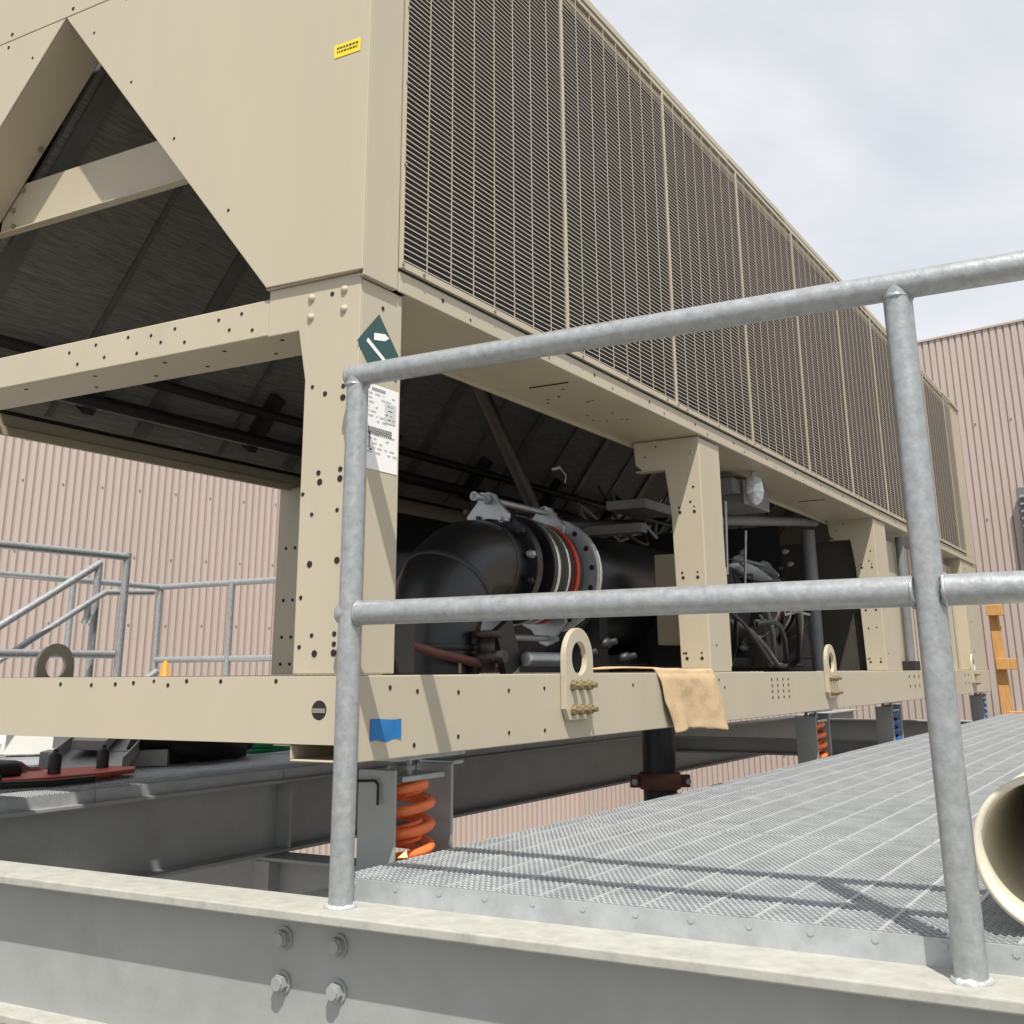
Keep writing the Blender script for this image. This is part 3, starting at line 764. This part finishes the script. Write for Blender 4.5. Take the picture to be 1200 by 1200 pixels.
# ------------------------------------------------------------------ pvc pipe on the walkway
R8=.114
m=MB(); c=(-.34+R8,2.02,ZG+R8+.003)
m.lathe(c,(0,1,0),[(0,R8),(3.0,R8),(3.0,R8-.012),(.05,R8-.012),(0,R8-.010)],64,0,True,True)
o=m.build('pvc_pipe',PVC); tag(o,'thick cream plastic pipe lying on the walkway, open end by the right post','pipe')

# ------------------------------------------------------------------ back railings at left
def rail(name,label,segs,r=.0215):
    p0=segs[0][0][0]; root=empty(name,(p0[0],p0[1],ZG),label,'railing','galvanised railings behind the chiller')
    for pts,n in segs: MB().tube(pts,r,14).build(n,GALV,root)
    return root
zt,zm=.635,.11
rail('railing','galvanised railing with a square end post, crossing in front of the stairs at far left',
   [([(-5.1,2.6,zt),(-5.05,4.44,zt)],'top_rail'),([(-5.1,2.6,zm),(-5.05,4.40,zm)],'mid_rail'),([(-5.05,4.44,zt+.02),(-5.05,4.44,ZG)],'post')])
rail('stair_railing','sloping galvanised stair railing coming down to the left behind the end post',
   [([(-5.3,4.465,.615),(-5.3,2.6,-.52)],'top_rail'),([(-5.3,4.46,.62),(-5.3,4.46,ZG)],'post'),([(-5.3,4.95,.02),(-5.3,3.6,-.70)],'stringer')])
rail('handrail','thin galvanised handrail sloping beside the stairs, with a level end past the post',
   [([(-5.24,4.82,.47),(-5.24,4.47,.45),(-5.24,4.38,.40),(-5.24,2.8,-.55)],'rail'),([(-5.24,4.36,.39),(-5.24,4.36,.31),(-5.28,4.38,.29),(-5.30,4.42,.33)],'bracket')],.018)
rail('railing','farther galvanised railing running along the corrugated wall at far left',
   [([(-6.5,3.0,zt),(-6.6,6.14,zt)],'top_rail'),([(-6.5,3.0,.16),(-6.55,4.2,.16)],'mid_rail'),([(-6.5,5.27,zt),(-6.5,5.27,ZG)],'post')],.0215)
rail('railing','galvanised railing turning towards the far column under the chiller, with two posts',
   [([(-6.6,6.14,zt),(-3.9,6.10,zt)],'top_rail'),([(-6.6,6.14,zm),(-3.9,6.10,zm)],'mid_rail'),([(-6.6,6.14,zt),(-6.6,6.14,ZG)],'post'),([(-5.86,6.12,zt),(-5.86,6.12,ZG)],'post')],.0215)

# ------------------------------------------------------------------ tools and material on the left deck
Zd=ZG+.003
t=empty('red_tool',(-3.83,3.13,Zd),'red flat metal tool with two black pegs lying on the left deck','tool')
m=MB(); poly=[(-3.90,2.82),(-3.78,2.80),(-3.70,2.95),(-3.68,3.2),(-3.72,3.4),(-3.80,3.48),(-3.92,3.46),(-4.0,3.3),(-4.02,3.0)]
m.prism(poly,2,Zd+.012,Zd+.03); m.build('plate',REDTOOL,t,.006)
for x,y in ((-3.80,3.08),(-3.86,3.36)):
    m=MB(); m.lathe((x,y,Zd+.03),(0,0,1),[(0,.024),(.065,.024),(.075,.018),(.078,.010),(.088,.010),(.09,.0005)],12); m.build('peg',RUBBER,t)
m=MB(); m.tube([(-3.72,2.7,Zd+.02),(-3.66,2.95,Zd+.012),(-3.66,3.15,Zd+.012)],.012,8); m.build('grip',RUBBER,t)
m=MB(); m.box(-4.25,-3.83,2.62,2.98,Zd+.02,Zd+.085); o=m.build('tool_case',RUBBER,None,.03,4); tag(o,'black rounded tool case at the left edge of the picture beside the red tool','case')
m=MB(); m.box(-4.0,-3.72,2.55,2.80,Zd,Zd+.05); o=m.build('battery_pack',RUBBER,None,.01,3); tag(o,'small black battery block in front of the rounded black case','battery')
m=MB(); m.box(-4.6,-4.4,2.95,3.15,Zd,Zd+.24); o=m.build('black_canister',RUBBER,None,.02,3); tag(o,'upright black container standing behind the rounded case at the left edge','container')
m=MB(); nv=14; vs=[];fs=[]; rr=random.Random(2)
for i in range(nv+1):
    for j in range(nv+1):
        u,v=i/nv-.5,j/nv-.5; h=max(0,1-(u*u+v*v)*4.2)
        vs.append((-4.05+u*.3,3.08+v*.36,Zd+.003+.06*h*(.6+.4*math.sin(u*16+v*9)*math.cos(v*13-u*4))+.012*rr.random()))
for i in range(nv):
    for j in range(nv):
        a=i*(nv+1)+j; fs.append((a,a+nv+1,a+nv+2,a+1))
m.add(vs,fs,0,True); o=m.build('rag',DKRED); tag(o,'crumpled dark red rag between the black case and the red tool','rag'); o.modifiers.new('thick','SOLIDIFY').thickness=.004
# leaning cable tray
a=Vector((-3.86,3.44,Zd+.01)); b=Vector((-5.3,5.25,Zd+.30)); d=(b-a); dn=d.normalized(); w=Vector((-.72,-.5,.05)).normalized(); w=(w-dn*w.dot(dn)).normalized(); up=dn.cross(w); up=up if up.z>0 else -up
m=MB(); c=(a+b)/2+w*.13
m.obox(c,d/2,w*.15,up*.003); m.obox(c-w*.147+up*.03,d/2,w*.003,up*.03); m.obox(c+w*.147+up*.03,d/2,w*.003,up*.03)
m.obox(c+up*.055+w*.04,d/2*.8+dn*.0,w*.07,up*.02)
o=m.build('metal_tray',TRAY,None,.002); tag(o,'grey folded metal tray leaning on the left deck under the end rail','tray')
m=MB(); m.obox((-4.25,3.72,Zd+.035),(.20,.18,0),(-.05,.06,0),(0,0,.035)); o=m.build('metal_box',TRAY,None,.004); tag(o,'low pale metal box behind the red tool pegs','box')
# white boards
m=MB(); m.box(-6.5,-5.15,4.0,6.0,Zd,Zd+.05); o=m.build('white_board',BOARD,None,.003); tag(o,'white sunlit board lying flat on the landing at far left','board')
m=MB(); m.obox((-5.05,4.35,Zd+.07),(.28,.34,.0),(-.12,.10,0),(0,0,.065)); o=m.build('white_crate',BOARD,None,.006); tag(o,'white box with grey grille slots behind the metal tray','box')
for k in range(2):
    q=Vector((-5.05,4.35,Zd+.07))+Vector((.12,-.10,0))*1.01+Vector((.28,.34,0))*(-.35+.5*k)
    MB().obox(q,(.04,.048,0),(.002,-.002,0),(0,0,.03)).build('grille_slot',GREYBOX,o)
m=MB(); m.tube([(-4.55,4.02,Zd+.02),(-4.65,4.10,Zd+.10),(-4.82,4.3,Zd+.22)],[.03,.045,.03],10); o=m.build('strap',RUBBER); tag(o,'black strap standing up between the white box and the metal tray','strap')
# black bag
import mathutils.noise as mn
m=MB(); n=20; vs=[];fs=[]
for i in range(n+1):
    th=PI*i/n
    for j in range(n*2):
        ph=PI*j/n; v=Vector((math.sin(th)*math.cos(ph),math.sin(th)*math.sin(ph),math.cos(th)))
        k=1+.28*mn.noise(v*2.1+Vector((3,1,2)))+.10*mn.noise(v*6)
        z=max(0.0,.11+v.z*.13*k); vs.append((-4.15+v.x*.22*k+v.y*-.05,4.17+v.y*.40*k,Zd+z))
for i in range(n):
    for j in range(n*2):
        a=i*n*2+j;b=i*n*2+(j+1)%(n*2); fs.append((a,a+n*2,b+n*2,b))
m.add(vs,fs,0,True); o=m.build('black_bag',BLKBAG); tag(o,'crumpled black bag lying on the left deck under the end rail','bag')
pts=[]
for i in range(90):
    a=2*PI*3.3*i/90; pts.append((-4.28+.17*math.cos(a),4.86+.20*math.sin(a),Zd+.014+.012*(i//27)+.006*math.sin(a*2.3)))
o=MB().tube(pts,.012,8).build('green_hose',GREEN); tag(o,'coiled green hose lying behind the black bag','hose')
o=MB().tube([(-4.5,4.7,Zd+.09),(-4.3,4.9,Zd+.085),(-4.0,5.2,Zd+.09)],.012,8).build('yellow_cord',YELLOW); tag(o,'yellow cord lying over the green hose coil','cord')
m=MB(); m.lathe((-5.6,5.3,ZG),(0,0,1),[(0,.09),(.02,.09),(.03,.06),(.46,.022),(.48,.0005)],20); o=m.build('traffic_cone',mat('cone_orange',(.8,.25,.02),.5)); tag(o,'tip of an orange cone standing behind the end rail before the railing','cone')

# ------------------------------------------------------------------ right far side
m=MB(); m.box(-1.56,-1.40,11.98,12.14,-1.2,.62); m.build('post',WOOD) if False else None
w=empty('wooden_brace',(-1.5,12.1,-.46),'orange wooden brace post with blocks beyond the far end of the chiller','brace')
m=MB(); m.prism([(-1.63,-.46),(-1.53,-.46),(-1.56,.62),(-1.64,.62)],1,12.06,12.14); m.build('upright',WOOD,w,.004)
for z,x0,x1 in ((.50,-1.65,-1.50),(-.0,-1.62,-1.44)):
    MB().box(x0,x1,11.99,12.06,z,z+.10).build('block',WOOD,w,.004)
o=MB().box(-1.55,-.8,11.78,11.86,-.45,-.37).build('timber_plank',WOOD,None,.004); tag(o,'low orange timber lying along the far edge of the walkway','timber')
o=MB(); o.lathe((-1.05,10.2,ZG+.002),(0,0,1),[(0,.0005),(0,.09),(.05,.10),(.075,.085),(.08,.0005)],20); o=o.build('white_bucket_lid',BOARD); tag(o,'small white tub on the walkway at the right edge of the picture','tub')
wb=empty('wall_vent',(-1.2,13.75,1.1),'dark grey louvered vent box on the right corrugated wall at the picture edge','vent')
cx,cy=-1.10,13.66
m=MB(); m.obox((cx,cy,1.52),Vector((.968,-.25,0))*.30,Vector((.25,.968,0))*-.10,(0,0,.42)); m.build('housing',GREYBOX,wb,.006)
m=MB()
for k in range(9): m.obox(Vector((cx,cy,1.2+k*.08))+Vector((-.25,-.968,0))*.115,Vector((.968,-.25,0))*.26,Vector((-.25,-.968,0))*.02+Vector((0,0,-.015)),(0,0,.006))
m.build('vent_slats',DARKSTEEL,wb)

# ------------------------------------------------------------------ camera
M=[[0.864998488742097,0.5017278515448184,-0.006839404806634937],[0.14809711637365264,-0.24225457249784502,0.9588430352386647],[-0.47942137895143677,0.8304106725519049,0.2838542871196344]]
f,cyp=1320.788490836921,397.723
cam=bpy.data.cameras.new('camera'); co=bpy.data.objects.new('camera',cam); C.objects.link(co)
r,u,w=[Vector(v) for v in M]
co.matrix_world=Matrix(((r.x,u.x,-w.x,0),(r.y,u.y,-w.y,0),(r.z,u.z,-w.z,0),(0,0,0,1)))
cam.sensor_fit='HORIZONTAL'; cam.sensor_width=36; cam.lens=f/1200*36; cam.shift_y=-(600-cyp)/1200; cam.clip_start=.05; cam.clip_end=500
S.camera=co

# ------------------------------------------------------------------ light
d=Vector((-.35,.48,-1)).normalized()
sun=bpy.data.lights.new('sun','SUN'); so=bpy.data.objects.new('sun',sun); C.objects.link(so)
sun.energy=5.0; sun.angle=math.radians(.6); sun.color=(1,.95,.87)
so.rotation_euler=d.to_track_quat('-Z','Y').to_euler()
W=bpy.data.worlds.new('World'); S.world=W; W.use_nodes=True; nt=W.node_tree; N=nt.nodes; L=nt.links
bg=N['Background']; bg.inputs['Strength'].default_value=.102
sky=N.new('ShaderNodeTexSky'); sky.sky_type='NISHITA'; sky.sun_disc=False; sky.sun_elevation=math.radians(59.3); sky.sun_rotation=math.radians(144)
tc=N.new('ShaderNodeTexCoord'); mp=N.new('ShaderNodeMapping'); mp.inputs['Scale'].default_value=(1.6,1.6,3.4); L.new(tc.outputs['Generated'],mp.inputs['Vector'])
nz=N.new('ShaderNodeTexNoise'); nz.inputs['Scale'].default_value=1.7; nz.inputs['Detail'].default_value=7; nz.inputs['Roughness'].default_value=.55; nz.inputs['Distortion'].default_value=.4
L.new(mp.outputs[0],nz.inputs['Vector'])
rp_=N.new('ShaderNodeValToRGB'); rp_.color_ramp.elements[0].position=.36; rp_.color_ramp.elements[1].position=.62
rp_.color_ramp.elements[0].color=(.74,.74,.74,1); rp_.color_ramp.elements[1].color=(.97,.97,.97,1)
L.new(nz.outputs['Fac'],rp_.inputs['Fac'])
mx=N.new('ShaderNodeMix'); mx.data_type='RGBA'; L.new(rp_.outputs['Color'],mx.inputs['Factor']); L.new(sky.outputs[0],mx.inputs['A']); mx.inputs['B'].default_value=(7.5,7.65,7.95,1)
L.new(mx.outputs['Result'],bg.inputs['Color'])
S.view_settings.view_transform='Standard'; S.view_settings.look='None'; S.view_settings.exposure=.2; S.view_settings.gamma=1
S.render.engine='CYCLES'
